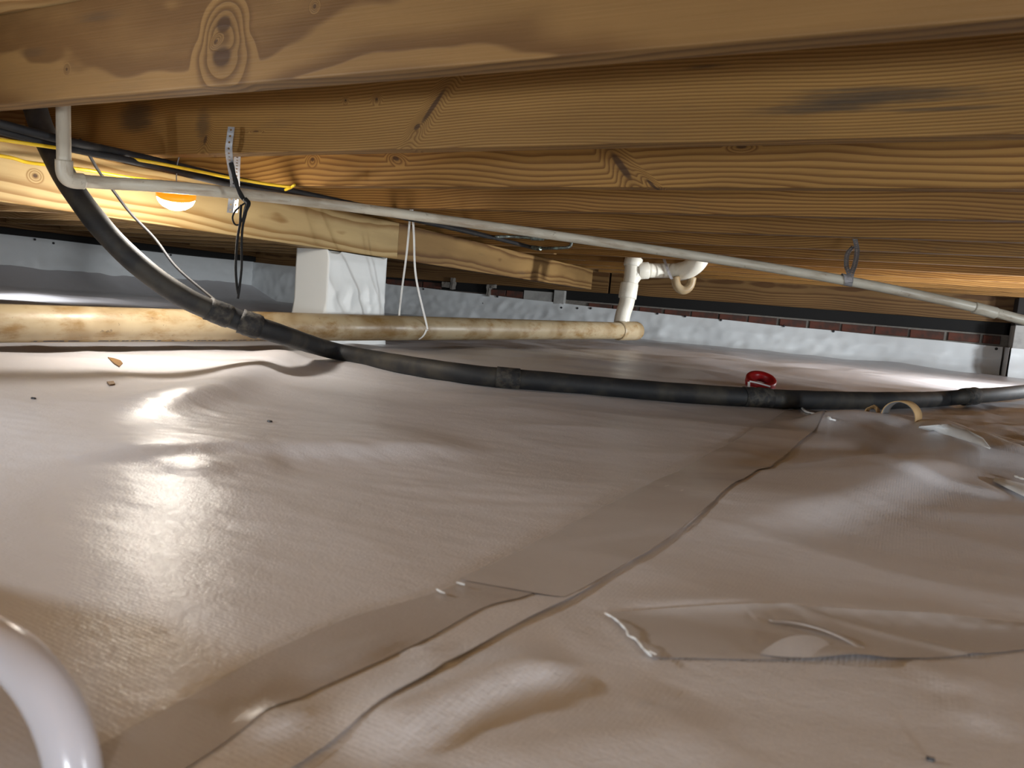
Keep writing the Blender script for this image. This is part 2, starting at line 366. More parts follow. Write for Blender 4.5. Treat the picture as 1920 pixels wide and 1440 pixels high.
def H(x, y):
    x = np.asarray(x, float); y = np.asarray(y, float); z = np.full(np.broadcast(x, y).shape, FZ)
    near = np.clip((y - 0.15) / 0.8, 0, 1)
    z = z + 0.012 * pn(x * 0.9, y * 0.9, 1) * near + 0.010 * pn(x * 2.6, y * 3.6, 2) * (0.25 + near)
    z = z + 0.0050 * ridged(x * 2.5 + y * 1.1, y * 4.5 - x * 1.5, 3) * (0.25 + 0.75 * near)
    z = z + 0.0007 * pn(x * 9 + y * 6, y * 26 - x * 9, 4)
    # fine ripples where the sheet lies slack under the lamp
    m = np.exp(-(((x + 0.75) / 0.45) ** 2 + ((y - 0.75) / 0.45) ** 2))
    z = z + m * 0.0016 * ridged(x * 5 + y * 6, y * 20 - x * 10, 5) + m * 0.0012 * pn(x * 30, y * 60, 6)
    # crumpled area beyond the raised fold on the right
    m = 1 / (1 + np.exp(-(x - 0.10) / 0.06)) * 1 / (1 + np.exp(-(y - 1.75) / 0.06)) * np.exp(-np.clip(y - 2.9, 0, 9) / 0.3)
    z = z + m * (0.016 * ridged(x * 5, y * 4, 7) + 0.007 * ridged(x * 13, y * 11, 8) - 0.012)
    m = np.exp(-(((x - 0.32) / 0.16) ** 2 + ((y - 1.55) / 0.25) ** 2)); z = z + m * (0.010 * ridged(x * 9, y * 8, 9) + 0.006)
    # rolling ripples beyond the drain pipe
    m = np.clip((y - 2.0) / 0.8, 0, 1); z = z + m * (0.020 * pn(x * 1.6 + y, y * 2.6, 12) + 0.007 * ridged(x * 2 + y * 2, y * 5, 13))
    for pts, h, wl, wr, tp in FOLDS:
        best = np.full(z.shape, 1e9); sgn = np.zeros(z.shape); tt = np.zeros(z.shape)
        seg = [math.dist(pts[i], pts[i + 1]) for i in range(len(pts) - 1)]; L = sum(seg); acc = 0
        for i in range(len(pts) - 1):
            ax, ay = pts[i]; bx, by = pts[i + 1]; dx, dy = bx - ax, by - ay
            t = np.clip(((x - ax) * dx + (y - ay) * dy) / (dx * dx + dy * dy), 0, 1)
            ex, ey = x - ax - t * dx, y - ay - t * dy; d = np.hypot(ex, ey); s_ = dx * ey - dy * ex
            q = d < best; best = np.where(q, d, best); sgn = np.where(q, s_, sgn); tt = np.where(q, (acc + t * seg[i]) / L, tt); acc += seg[i]
        wd = np.where(sgn > 0, wl, wr); e = np.clip(np.minimum(tt, 1 - tt) / tp, 0, 1); e = e * e * (3 - 2 * e) * 0.95 + 0.05
        z = z + h * e * np.exp(-(best / wd) ** 2)
    for (bx, by), h, r in BUMPS: z = z + h * np.exp(-((x - bx) ** 2 + (y - by) ** 2) / r ** 2)
    # the sheet climbs towards the far left wall
    z = z + 0.16 * np.clip((-5.75 - x) / 0.45, 0, 1) ** 1.3
    return z
def spaced(parts):
    out = []
    for a, b, st in parts: out += list(np.arange(a, b - st * 0.3, st))
    return np.array(out + [parts[-1][1]])
gx = spaced([(-6.25, -2.4, 0.06), (-2.4, -1.2, 0.02), (-1.2, 0.75, 0.009), (0.75, 3.5, 0.06)])
gy = spaced([(-2.3, 0.05, 0.08), (0.05, 0.9, 0.006), (0.9, 2.4, 0.01), (2.4, 5.72, 0.03)])
XX, YY = np.meshgrid(gx, gy); ZZ = H(XX, YY); nx, ny = len(gx), len(gy)
me = bpy.data.meshes.new('floor'); V = np.stack([XX, YY, ZZ], -1).reshape(-1, 3)
ii = (np.arange(ny - 1)[:, None] * nx + np.arange(nx - 1)[None, :]).ravel()
FQ = np.stack([ii, ii + 1, ii + nx + 1, ii + nx], -1)
me.from_pydata(V, [], FQ.tolist()); me.update()
floor = link('floor', me, M['floor']); tag(floor, kind='structure')

# ------------------------------------------------------------------ room shell
XL, XR, YB, YF = -6.2, 3.4, 5.72, -2.2; ZJ = 0.265; ZT = 0.415
def struct(o, label=None): return tag(o, label, kind='structure')
ceil = bpy.data.objects.new('ceiling', None); C.objects.link(ceil); struct(ceil)
yy = YF - 0.2
for i in range(14):                               # sheathing boards of the subfloor across the joists
    wdt = 0.60 if i != 4 else 0.62
    b = box('subfloor_panel', ((XL + XR) / 2 + 0.0, yy + wdt / 2, ZT + 0.011), (XR - XL + 0.3, wdt - 0.004, 0.018), M['ply'], ceil)
    yy += wdt
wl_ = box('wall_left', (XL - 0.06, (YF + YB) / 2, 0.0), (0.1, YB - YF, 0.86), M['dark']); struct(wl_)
wr_ = box('wall_right', (XR + 0.06, (YF + YB) / 2, 0.0), (0.1, YB - YF, 0.86), M['liner']); struct(wr_)
wf_ = box('wall_front', ((XL + XR) / 2, YF - 0.06, 0.0), (XR - XL, 0.1, 0.86), M['liner']); struct(wf_)
wb = box('wall_back', ((XL + XR) / 2, YB + 0.075, -0.137), (XR - XL, 0.13, 0.358), M['mortar']); struct(wb)
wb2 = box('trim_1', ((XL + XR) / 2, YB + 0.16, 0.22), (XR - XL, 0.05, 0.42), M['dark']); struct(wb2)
# sill plate (black) and rim joist over it
sill = board('sill_plate', 0.52 + 6.15, 0.077, 0.09, ((0.52 - 6.15) / 2, YB + 0.055, 0.0815), M['sill_black'])
tag(sill, 'black sill plate on top of the brick course of the far wall', 'sill plate')
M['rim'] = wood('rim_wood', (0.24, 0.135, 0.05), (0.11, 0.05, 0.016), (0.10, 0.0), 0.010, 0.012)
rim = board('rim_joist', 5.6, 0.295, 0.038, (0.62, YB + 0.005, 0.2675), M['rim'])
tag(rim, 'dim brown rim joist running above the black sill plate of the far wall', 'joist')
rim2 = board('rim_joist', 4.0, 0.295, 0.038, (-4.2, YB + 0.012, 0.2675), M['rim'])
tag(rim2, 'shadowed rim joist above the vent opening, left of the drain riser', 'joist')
sill2 = board('sill_plate', YB - YF, 0.05, 0.05, (XL + 0.02, (YF + YB) / 2, 0.203), M['sill_black'], math.pi / 2)
tag(sill2, 'black sill plate above the far left wall, seen under the girder', 'sill plate')
rim3 = board('rim_joist', YB - YF, 0.18, 0.04, (XL + 0.02, (YF + YB) / 2, 0.322), M['rim'], math.pi / 2)
tag(rim3, 'dark rim board over the far left wall, seen under the girder', 'joist')

# bricks: the course that shows above the liner
bv = bpy.data.meshes.new('brick')
x_, y_, z_ = 0.100, 0.045, 0.0265; e_ = 0.0035; vs = []
for yy_, k in ((-y_, e_), (-y_ + e_, 0), (y_, 0)):
    for sx, sz in ((-1, -1), (1, -1), (1, 1), (-1, 1)): vs.append((sx * (x_ - k), yy_, sz * (z_ - k)))
fs = [(0, 1, 2, 3), (8, 11, 10, 9)] + [(a + k + 4, a + (k + 1) % 4 + 4, a + (k + 1) % 4, a + k) for a in (0, 4) for k in range(4)]
bv.from_pydata(vs, [], fs); bv.update(); bv.materials.append(M['brick'])
def brick(x, z, sx=1.0, dy=0.0, m=None):
    o = link('brick', bv, None, wb, False); o.parent = None; o.parent = wb
    o.matrix_parent_inverse = Matrix.Translation(-wb.location)
    o.location = (x, YB + 0.04 + dy, z); o.scale = (sx, 1, 1); o.rotation_euler = (0, 0, random.uniform(-.012, .012)); return o
brick(0.455, 0.005, 0.48, -0.002)
bx = 0.30
for i in range(13):
    brick(bx, 0.005 - 0.002 * (i % 2), 1.0 if i % 5 else 0.9, random.uniform(-0.004, 0.002)); bx -= 0.213
for x in (-4.33, -4.12, -3.91): brick(x, 0.075, 1.0, -0.002)
for x in (-3.22, -3.05): brick(x, 0.055, 0.8, -0.002)
for x in (-4.33, -4.12, -3.91, -3.70, -3.46, -3.22, -3.0, -2.78): brick(x, 0.012, 1.0, 0)
def lump(name, c, size, mat, parent, seed):
    o = box(name, c, size, mat, parent, 0); o.matrix_parent_inverse = Matrix.Translation(-parent.location)
    m = o.modifiers.new('s', 'SUBSURF'); m.levels = 2; m.render_levels = 2; m.subdivision_type = 'SIMPLE'
    tx = bpy.data.textures.new('lumps', 'CLOUDS'); tx.noise_scale = 0.03
    d = o.modifiers.new('d', 'DISPLACE'); d.texture = tx; d.strength = 0.02; d.texture_coords = 'GLOBAL'
    return o
for px, py, wd_, h_ in ((850, 532, 0.03, 0.10), (917, 545, 0.025, 0.10), (838, 534, 0.08, 0.05), (925, 537, 0.04, 0.03)):
    p = aty(px, py, YB - 0.02); lump('mortar_lump', p, (wd_, 0.05, h_), M['mortar'], wb, px)
for px0, px1, z0, z1, dy in ((982, 1036, 0.0, 0.095, 0.0), (1040, 1060, 0.0, 0.115, -0.015)):
    a = aty(px0, 560, YB).x; b = aty(px1, 560, YB).x
    o = box('concrete_block', ((a + b) / 2, YB + 0.02 + dy, (z0 + z1) / 2), (b - a, 0.06, z1 - z0), M['concrete'], wb, 0, 0.004)
    o.matrix_parent_inverse = Matrix.Translation(-wb.location)

# liners on the walls: crinkled plastic sheeting
def liner(name, x0, x1, topf, y, label, mat, amp=1.0, step=0.02, bot=-0.30, axis='x', seed=1, parent=None):
    us = np.arange(x0, x1 + 1e-6, step); nv = 22; vs, fs = [], []
    for i, u in enumerate(us):
        t = topf(u)
        for j in range(nv):
            z = bot + (t - bot) * j / (nv - 1)
            k = amp * (0.011 * ridged(u * 1.7 + z * 3, z * 5 - u, seed) + 0.006 * ridged(u * 6 - z * 7, z * 9 + u * 3, seed + 1) + 0.004 * pn(u * 14, z * 18, seed + 2))
            k *= min(1, 0.35 + (t - z) * 9)
            k += 0.05 * max(0, (-0.17 - z) / 0.06) ** 2 * amp * (0.5 if z > -0.26 else 1)
            k = max(min(k, 0.06), -0.012)
            vs.append((u, y - 0.014 - k, z) if axis == 'x' else (y + 0.014 + k, u, z))
    n = len(us)
    for i in range(n - 1):
        for j in range(nv - 1):
            a = i * nv + j; fs.append((a, a + nv, a + nv + 1, a + 1) if axis == 'x' else (a, a + 1, a + nv + 1, a + nv))
    o = pyd(name, vs, fs, mat, parent)
    if label: tag(o, label, 'plastic sheet')
    return o
def top_back(u): return float(np.interp(u, [-6.2, -4.7, -4.4, -3.0, -2.96, -2.35, -0.7, 0.52], [0.17, 0.14, 0.055, 0.022, 0.02, 0.004, -0.022, -0.034])) + 0.0015 * math.sin(u * 9)
def top_left(u): return 0.172 + 0.006 * math.sin(u * 2.3)
lb = liner('wall_liner', -6.2, 0.53, top_back, YB, 'long white plastic liner pinned to the far wall below the brick course', M['liner'], 1.9, 0.015, -0.30, 'x', 21)

ll = liner('wall_liner', 1.0, 5.72, top_left, XL, 'shadowed plastic liner on the far left wall, seen under the girder', M['liner'], 1.3, 0.03, -0.12, 'y', 31)
def pin(p, parent, ax='y'):
    o = tube('pin', [p, (p[0], p[1] - 0.006, p[2]), (p[0], p[1] - 0.010, p[2])] if ax == 'y' else [p, (p[0] + .006, p[1], p[2]), (p[0] + .01, p[1], p[2])],
             0.009, M['pin'], parent, 8, 0, True, radf=lambda L, f: 1 if f < .8 else .6)
    return o
for u, v in ((1233, 588), (1285, 593), (1352, 600), (1470, 611), (1563, 621), (1868, 654), (1053, 577), (1083, 578), (1108, 578), (906, 569), (933, 556), (845, 562), (794, 542), (1657, 695), (1831, 717)):
    p = aty(u, v, YB - 0.028); pin((p.x, p.y, p.z), lb)
for u, v in ((65, 449), (100, 456), (200, 466), (320, 478)):
    d = ray(u, v); p = Vector(d * (XL + 0.03) / d[0]); pin((p.x, p.y, p.z), ll, 'x')
# pilaster strip on the left liner (doubled piece of sheet)
# right pilaster
PX = 0.545
pil = empty('wall_pilaster', 'grey block pilaster with white liner at the right end of the far wall', 'pilaster')
box('block', (PX + 0.35, 5.58, -0.03), (0.70, 0.26, 0.27), M['concrete'], pil, 0, 0.004)
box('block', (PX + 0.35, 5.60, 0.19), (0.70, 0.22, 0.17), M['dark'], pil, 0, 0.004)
lp = liner('liner', PX - 0.004, PX + 0.72, lambda u: 0.0 - 0.035, 5.455, None, M['liner'], 1.2, 0.02, -0.30, 'x', 41, pil)
box('liner_return', (PX - 0.012, 5.59, -0.16), (0.004, 0.26, 0.25), M['liner'], pil)

# ------------------------------------------------------------------ joists
def J(px, py, yface):                              # board-space point on a joist face
    p = aty(px, py, yface); return p
JY = [0.774 + 0.41 * k for k in range(12)]        # centre lines
JM = (ZJ + ZT) / 2
def kn(px, py, yface, rl, rw, ang, cx):
    p = aty(px, py, yface); return (p.x - cx, p.z - JM, rl, rw, ang)
def stn(px, py, yface, rl, rw, k, cx):
    p = aty(px, py, yface); return (p.x - cx, p.z - JM, rl, rw, k)
JX0, JX1 = -2.12, XR; JCX = (JX0 + JX1) / 2
f1, f2, f3 = JY[0] - .019, JY[1] - .019, JY[2] - .019
M['j1'] = wood('joist_wood_near', (0.235, 0.130, 0.044), (0.115, 0.055, 0.016), (0.35, 0.03), 0.017, 0.035,
    knots=[kn(420, 45, f1, 0.016, 0.013, 0.2, JCX), kn(415, 108, f1, 0.02, 0.016, 0, JCX), kn(405, 78, f1, 0.005, 0.003, .5, JCX), kn(125, 130, f1, .003, .003, 0, JCX), kn(590, 12, f1, .003, .003, 0, JCX)],
    stains=[stn(180, 32, f1, 0.09, 0.014, .45, JCX), stn(60, 100, f1, 0.06, 0.012, .3, JCX)], stain_amt=0.2, fine=0.2)
M['j2'] = wood('joist_wood_second', (0.31, 0.172, 0.05), (0.17, 0.08, 0.018), (0.05, 0.15), 0.0047, 0.007,
    knots=[kn(385, 262, f2, 0.014, 0.007, 1.2, JCX), kn(782, 238, f2, 0.010, 0.006, .6, JCX), kn(812, 200, f2, 0.045, 0.007, 0.9, JCX), kn(480, 246, f2, .008, .0015, 0, JCX), kn(648, 188, f2, .003, .003, 0, JCX), kn(706, 186, f2, .005, .004, 0, JCX)],
    stains=[stn(255, 218, f2, 0.075, 0.045, .8, JCX), stn(380, 240, f2, 0.03, 0.05, .6, JCX), stn(1650, 180, f2, 0.17, 0.020, .85, JCX), stn(1550, 205, f2, .18, .014, .8, JCX), stn(1320, 125, f2, 0.07, 0.006, .7, JCX), stn(1760, 205, f2, 0.10, 0.006, .7, JCX)], stain_amt=0.2)
M['j3'] = wood('joist_wood_third', (0.37, 0.20, 0.054), (0.165, 0.072, 0.015), (0.09, 0.08), 0.0085, 0.016,
    knots=[kn(246, 326, f3, 0.014, 0.010, 0, JCX), kn(586, 299, f3, 0.009, 0.008, 0, JCX), kn(742, 297, f3, 0.012, 0.006, -.3, JCX), kn(1165, 312, f3, 0.05, 0.010, -0.85, JCX), kn(1222, 346, f3, 0.02, 0.004, -0.7, JCX), kn(1390, 275, f3, 0.012, 0.004, 0, JCX)],
    stains=[], stain_amt=0.15)
M['j'] = wood('joist_wood', (0.34, 0.178, 0.047), (0.15, 0.062, 0.013), (0.06, 0.12), 0.0075, 0.012, stain_amt=0.5)
names = ['nearest wide pine floor joist across the top of view, with a figure eight knot',
 'second pine floor joist from the camera, with black spike knots on its face',
 'third pine floor joist from the camera, with a dark diagonal slash knot at mid length',
 'fourth pine floor joist from the camera, lit brightly near the lamp end',
 'fifth pine floor joist from the camera', 'sixth pine floor joist from the camera, holding the right hand hanger strap',
 'seventh pine floor joist from the camera', 'eighth pine floor joist from the camera', 'ninth pine floor joist from the camera',
 'tenth pine floor joist from the camera', 'second last pine floor joist before the far rim', 'last pine floor joist before the far rim']
for k, y in enumerate(JY):
    x0 = -2.15 if k == 2 else JX0 + 0.03 * ((k * 7) % 5 - 2) / 2
    m = (M['j1'], M['j2'], M['j3'])[k] if k < 3 else M['j']
    h = ZT - ZJ
    o = board('floor_joist', JX1 - JX0, h, 0.038, (JCX + (x0 - JX0 if k > 2 else 0), y, JM + random.uniform(-.0015, .0015) * (k > 2)), m)
    tag(o, names[k], 'joist', 'pine floor joists overhead')
M['jd'] = wood('joist_wood_far_bay', (0.48, 0.31, 0.14), (0.28, 0.15, 0.055), (0.08, 0.1), 0.009, 0.02, stain_amt=0.5)
for k, y in enumerate(JY):
    o = board('floor_joist', 4.42, ZT - ZJ, 0.038, (-3.95, y + 0.040, JM), M['jd'])
    tag(o, 'floor joist of the dark bay beyond the girder, beside the %s joist' % 'first second third fourth fifth sixth seventh eighth ninth tenth eleventh last'.split()[k], 'joist', 'floor joists of the bay beyond the girder')
# girder
GZ = (0.1235 + ZJ) / 2; GH = ZJ - 0.1235
gy0, gy1 = -2.1, 2.42
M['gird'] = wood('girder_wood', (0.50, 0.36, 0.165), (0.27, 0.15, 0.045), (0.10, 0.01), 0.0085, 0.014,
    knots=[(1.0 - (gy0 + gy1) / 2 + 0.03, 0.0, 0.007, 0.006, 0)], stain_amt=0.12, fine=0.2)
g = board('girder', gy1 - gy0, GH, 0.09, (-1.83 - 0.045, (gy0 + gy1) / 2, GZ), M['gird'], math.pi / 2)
tag(g, 'pale yellow pine girder under the joist ends, lit by the puck lamp', 'beam')
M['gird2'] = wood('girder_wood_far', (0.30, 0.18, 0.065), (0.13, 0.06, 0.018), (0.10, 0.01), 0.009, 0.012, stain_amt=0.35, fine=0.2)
ax, ay, bx_, by_ = -1.83, 2.42, -2.06, 5.02
L = math.hypot(bx_ - ax, by_ - ay); an = math.atan2(by_ - ay, bx_ - ax)
nrm = Vector((-math.sin(an), math.cos(an), 0)) * 0.045
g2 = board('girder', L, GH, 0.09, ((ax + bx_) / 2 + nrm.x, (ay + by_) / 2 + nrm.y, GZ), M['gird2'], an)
tag(g2, 'darker far length of girder running from the wrapped pier to the far wall', 'beam')

# ------------------------------------------------------------------ pier wrapped in plastic
pier = empty('support_pier', 'white plastic wrapped block pier under the girder, left of the hanging white strap', 'pier')
x0, x1, y0, y1 = -1.975, -1.822, 2.02, 2.345; zt, zb = 0.1225, -0.24
per = []
for a, b, n in (((x0, y0), (x1, y0), 26), ((x1, y0), (x1, y1), 50), ((x1, y1), (x0, y1), 12), ((x0, y1), (x0, y0), 12)):
    nx_, ny_ = (b[1] - a[1]), -(b[0] - a[0]); l = math.hypot(nx_, ny_)
    for i in range(n): t = i / n; per.append((a[0] + (b[0] - a[0]) * t, a[1] + (b[1] - a[1]) * t, nx_ / l, ny_ / l, n == 50, t))
NZ = 50; vs, fs = [], []
for j in range(NZ):
    z = zb + (zt - zb) * j / (NZ - 1)
    for (x, y, ux, uy, wr, t) in per:
        q = (x + y)
        k = 0.0012 * float(ridged(q * 9, z * 6, 51))
        if wr:
            lo = max(0, min(1, (0.03 - z) / 0.05)) * min(1, t * 8)
            k += lo * (0.006 * float(ridged(t * 2.2 + z * 9, z * 7 - t * 4, 52)) + 0.002 * float(ridged(t * 8 - z * 4, z * 20, 53)))
            if z > 0.09: k -= 0.008 * (z - .09) / .03
        if z < -0.06 and not wr: k += (-0.06 - z) * 0.16
        zz = z - (0.012 * math.sin(min(t * 14, math.pi)) + 0.006 * t) * (j == NZ - 1) * wr
        vs.append((x + ux * k, y + uy * k, zz))
n = len(per)
for j in range(NZ - 1):
    for i in range(n): a = j * n + i; b = j * n + (i + 1) % n; fs.append((a, b, b + n, a + n))
pyd('plastic_wrap', vs, fs, M['wrap'], pier)
box('block', ((x0 + x1) / 2, (y0 + y1) / 2, -0.06), (x1 - x0 - .03, y1 - y0 - .03, 0.36), M['concrete'], pier)

# ------------------------------------------------------------------ big drain pipe with riser, tee and trap
dr = empty('drain_pipe', 'cream stained plastic drain pipe hung above the sheet with its riser and trap', 'pipe')
R3 = 0.0445
def dpipe(px): return 1.0 / (0.585 - 0.000287 * px)
def dpt(px, py): return atd(px, py, dpipe(px))
A0, A1 = dpt(-260, 603), dpt(1190, 620.5)
tube('pipe', [A0, A1], R3, M['pvc_big'], dr, 40, 24)
dv = (A1 - A0).normalized()
B1 = dpt(1158, 620.3); B2 = dpt(1188, 620.8)
sleeve('tee', B1, A1 + dv * 0.02, R3, R3 + 0.007, M['pvc_big'], dr, 32)
dR = dpipe(1180)
rise = [atd(1163, 617, dR), atd(1168, 590, dR), atd(1175, 568, dR), atd(1178, 548, dR), atd(1181, 536, dR), atd(1184, 520, dR), atd(1187, 490, dR), atd(1190, 470, dR), atd(1193, 440, dR)]
tube('riser', rise, 0.0415, M['pvc_new'], dr, 32, 6)
sleeve('coupling', atd(1176, 560, dR), atd(1180.5, 531, dR), 0.042, 0.049, M['pvc_new'], dr, 32)
sleeve('hub', atd(1185.5, 500, dR), atd(1189, 484, dR), 0.042, 0.049, M['pvc_new'], dr, 32)
tube('branch', [atd(1179, 541, dR), atd(1184, 527, dR), atd(1195, 513, dR), atd(1212, 506.5, dR), atd(1222, 506.5, dR)], 0.037, M['pvc_new'], dr, 28, 6)
sleeve('branch_hub', atd(1196, 508, dR), atd(1216, 507, dR), 0.04, 0.046, M['pvc_new'], dr, 32)
tube('branch_pipe', [atd(1212, 507, dR), atd(1245, 507.5, dR + .03), atd(1270, 506.5, dR + .05)], 0.0395, M['pvc_new'], dr, 32, 5)
tube('elbow', [atd(1258, 508, dR + .03), atd(1275, 509, dR), atd(1292, 504, dR - .05), atd(1308, 491, dR - .1), atd(1316, 472, dR - .12), atd(1320, 450, dR - .12)], 0.050, M['pvc_new'], dr, 36, 6,
     radf=lambda L, f: min(1.0, 0.82 + f * 0.9))
dT = dR - 0.03
tr = tube('trap', [atd(1266, 519, dT), atd(1269, 535, dT), atd(1277, 543, dT), atd(1286, 543, dT), atd(1294, 535, dT), atd(1298, 520, dT)], 0.0235, M['pvc_big'], dr, 24, 6)
tag(tr, 'yellowed drain trap loop')
# pipe printing: small dark marks low on the left part of the pipe
for i in range(46):
    px = 60 + i * 9.6 + random.uniform(-2, 2)
    if random.random() < 0.2: continue
    c = dpt(px, 606 + (px / 1190) * 14); th = math.radians(-62)
    up = Vector((0, 0, 1)); side = dv.cross(up).normalized()
    if side.dot(-c) < 0: side = -side
    r_ = R3 + 0.0006; l = random.uniform(0.003, 0.008)
    q = [c + dv * s_ + (side * math.cos(t) + up * math.sin(t)) * r_ for s_, t in ((-l, th - .05), (l, th - .05), (l, th + .05), (-l, th + .05))]
    if i == 0: inkv, inkf = [], []
    b_ = len(inkv); inkv += q; inkf.append((b_, b_ + 1, b_ + 2, b_ + 3))
ink = pyd('printed_lettering', inkv, inkf, M['ink'], dr, False)
ink['kind'] = 'stuff'

# ------------------------------------------------------------------ small white pipe
sp = empty('water_pipe', 'thin white plastic pipe slanting across under the joists with an elbow at left', 'pipe')
RS = 0.0131
sm = [(150, 339, 1.50), (200, 343, 1.56), (300, 349, 1.60), (430, 361, 1.70), (600, 381, 1.93), (760, 402, 2.03), (1100, 450, 2.10), (1350, 487, 2.06), (1590, 527, 2.0), (1800, 570, 2.0), (1960, 611, 2.0)]
SP = [atd(*p) for p in sm]
tube('pipe', SP, RS, M['pvc_small'], sp, 24, 10)
tube('down_pipe', [atd(118, 150, 1.47), atd(119, 240, 1.47), atd(120, 312, 1.47)], RS, M['pvc_small'], sp, 24, 4)
tube('elbow', [atd(120, 300, 1.47), atd(121, 322, 1.475), atd(127, 334, 1.48), atd(138, 338.5, 1.49), atd(156, 340, 1.505)], 0.0158, M['pvc_small'], sp, 24, 6)
sleeve('coupling', SP[-2] + (SP[-1] - SP[-2]) * 0.16, SP[-2] + (SP[-1] - SP[-2]) * 0.42, RS, RS * 1.2, M['pvc_small'], sp)

# ------------------------------------------------------------------ big black hose
bh = empty('black_hose', 'thick dusty black hose drooping from the joists and crossing the floor', 'hose')
def onfloor(px, py, up):                          # point on the relief below a photo point
    p = atz(px, py, FZ + up)
    for _ in range(6): p = atz(px, py, float(H(p.x, p.y)) + up)
    return p
RH = 0.0245
hp = [atd(52, 150, 1.66), atd(72, 222, 1.66), atd(100, 290, 1.64), atd(140, 360, 1.62), atd(200, 438, 1.62), atd(270, 505, 1.64), atd(350, 560, 1.68), atd(430, 594, 1.74), atd(520, 625, 1.82)]
hp += [onfloor(x, y, RH * 0.92) for x, y in ((640, 661), (850, 698), (1030, 716), (1200, 731), (1350, 742), (1450, 748), (1580, 751), (1680, 751), (1760, 748))]
e = hp[-1]; hp += [e + Vector((0.18, 0.36, 0.012)), e + Vector((0.42, 0.85, 0.03)), e + Vector((1.0, 1.6, 0.05))]
# keep the last stretch on the photographed line
hp[-3] = atd(1820, 743, 2.42); hp[-2] = atd(1930, 733, 2.75); hp[-1] = atd(2200, 700, 3.6)
tube('hose', hp, RH, M['hose'], bh, 28, 12, radf=lambda L, f: 1 + 0.012 * math.sin(L * 55))
def on_path(P, f): 
    S = smooth_path(P, 30); return S[int(f * (len(S) - 1))]
def band(i0, i1, r, name='joint_tape', mat='hose_tape', rough=0.05):
    S = smooth_path(hp, 12); seg_ = S[i0:i1 + 1]
    return tube(name, seg_, r, M[mat], bh, 28, 0, True, radf=lambda L, f: 1 + rough * math.sin(L * 310 + f * 9) * math.sin(L * 173))
S12 = smooth_path(hp, 12)
def near_px(px):                                  # index of the hose sample seen at photo column px
    best = min(range(len(S12)), key=lambda i: abs((CX + F * (RW.T @ S12[i])[0] / -(RW.T @ S12[i])[2]) - px)); return best
for a, b, r in ((388, 432, RH * 1.10), (452, 486, RH * 1.22), (935, 972, RH * 1.1), (1395, 1440, RH * 1.10), (1805, 1830, RH * 1.14)):
    i0, i1 = near_px(a), near_px(b)
    if i1 <= i0: i1 = i0 + 1
    band(i0, i1, r)
# knot emblem like cap on the coupling
i0 = near_px(1462); c = Vector(S12[i0]); d = (-c).normalized()
tube('clamp_screw', [c + d * RH * 0.8, c + d * RH * 1.06, c + d * RH * 1.12], 0.012, M['hose_tape'], bh, 16, 0)

# thin black cable hanging to the hose
tc = tube('thin_cable', [atd(150, 262, 1.60), atd(168, 292, 1.66), atd(186, 322, 1.72), atd(212, 357, 1.76), atd(245, 400, 1.78), atd(290, 447, 1.8), atd(330, 500, 1.8), atd(385, 548, 1.8), atd(430, 583, 1.79), atd(462, 603, 1.78)], 0.0034, M['black'], None, 8, 8)
tag(tc, 'thin black cable sagging from the joists down to the taped hose joint', 'cable')

# ------------------------------------------------------------------ black lines and yellow cables under the joists
z1 = 0.248
l1 = tube('black_line', [atd(-200, 178, 1.32), atd(0, 232, 1.42), atd(120, 263, 1.50)] + [atz(x, y, z1) for x, y in ((270, 296), (430, 334), (560, 361), (780, 409), (880, 434), (1005, 466))], 0.0085, M['black'], None, 14, 8)
tag(l1, 'upper of the two black water lines running under the joists behind the white pipe', 'pipe')
l2 = tube('black_line', [atd(-200, 198, 1.33), atd(0, 246, 1.43), atd(120, 276, 1.52)] + [atz(x, y, z1 - 0.016) for x, y in ((270, 307), (430, 346), (560, 369), (780, 413), (920, 445))], 0.0075, M['black'], None, 14, 8)
tag(l2, 'lower of the two black water lines running under the joists behind the white pipe', 'pipe')
z2 = 0.246
cp = empty('copper_pipe', 'tarnished copper pipe end bending up into the joists left of the drain riser', 'pipe')
e1 = atz(1005, 466, z2); c1 = atd(1062, 464, 3.25); c2 = atd(1071, 449, 3.25)
tube('pipe', [e1, atd(1030, 465.5, 3.28), atd(1058, 464.5, 3.25), atd(1068, 462, 3.25), atd(1071.5, 455, 3.25), atd(1072.5, 430, 3.25)], 0.0065, M['copper'], cp, 12, 5)
sleeve('fitting', atd(998, 464, 3.36), atd(1014, 466.5, 3.32), 0.007, 0.010, M['copper'], cp)
cp2 = empty('copper_pipe', 'short tarnished copper pipe stub above and left of the other copper bend', 'pipe')
tube('pipe', [atz(930, 444, z2), atd(955, 443.5, 3.1), atd(1000, 446, 3.1), atd(1022, 446.5, 3.1), atd(1031, 444, 3.1), atd(1033, 425, 3.1)], 0.006, M['copper'], cp2, 12, 5)
sleeve('fitting', atd(995, 446, 3.1), atd(1020, 447, 3.1), 0.006, 0.0095, M['copper'], cp2)
y1_ = tube('yellow_cable', [atd(-200, 235, 1.33), atd(0, 262, 1.42), atd(105, 277, 1.5)] + [atz(x, y, z1 - 0.012) for x, y in ((200, 291), (300, 307), (430, 333), (500, 345), (548, 351))], 0.0036, M['yellow'], None, 10, 8)
tag(y1_, 'upper yellow cable running along the black water lines to a tied end', 'cable')
tube('cable_end', [atz(535, 356, z1 - .012), atz(545, 352, z1 - .012), atz(552, 347, z1 - .012)], 0.0035, M['yellow'], y1_, 8, 4)
y2_ = tube('yellow_cable', [atd(-200, 265, 1.50), atd(0, 292, 1.62), atd(50, 304, 1.66), atd(105, 311, 1.70), atd(170, 320, 1.76), atd(230, 331, 1.82), atd(300, 340, 1.88), atd(420, 352, 1.98)], 0.0040, M['yellow'], None, 10, 8)
tag(y2_, 'lower yellow cable passing behind the black hose in front of the girder', 'cable')

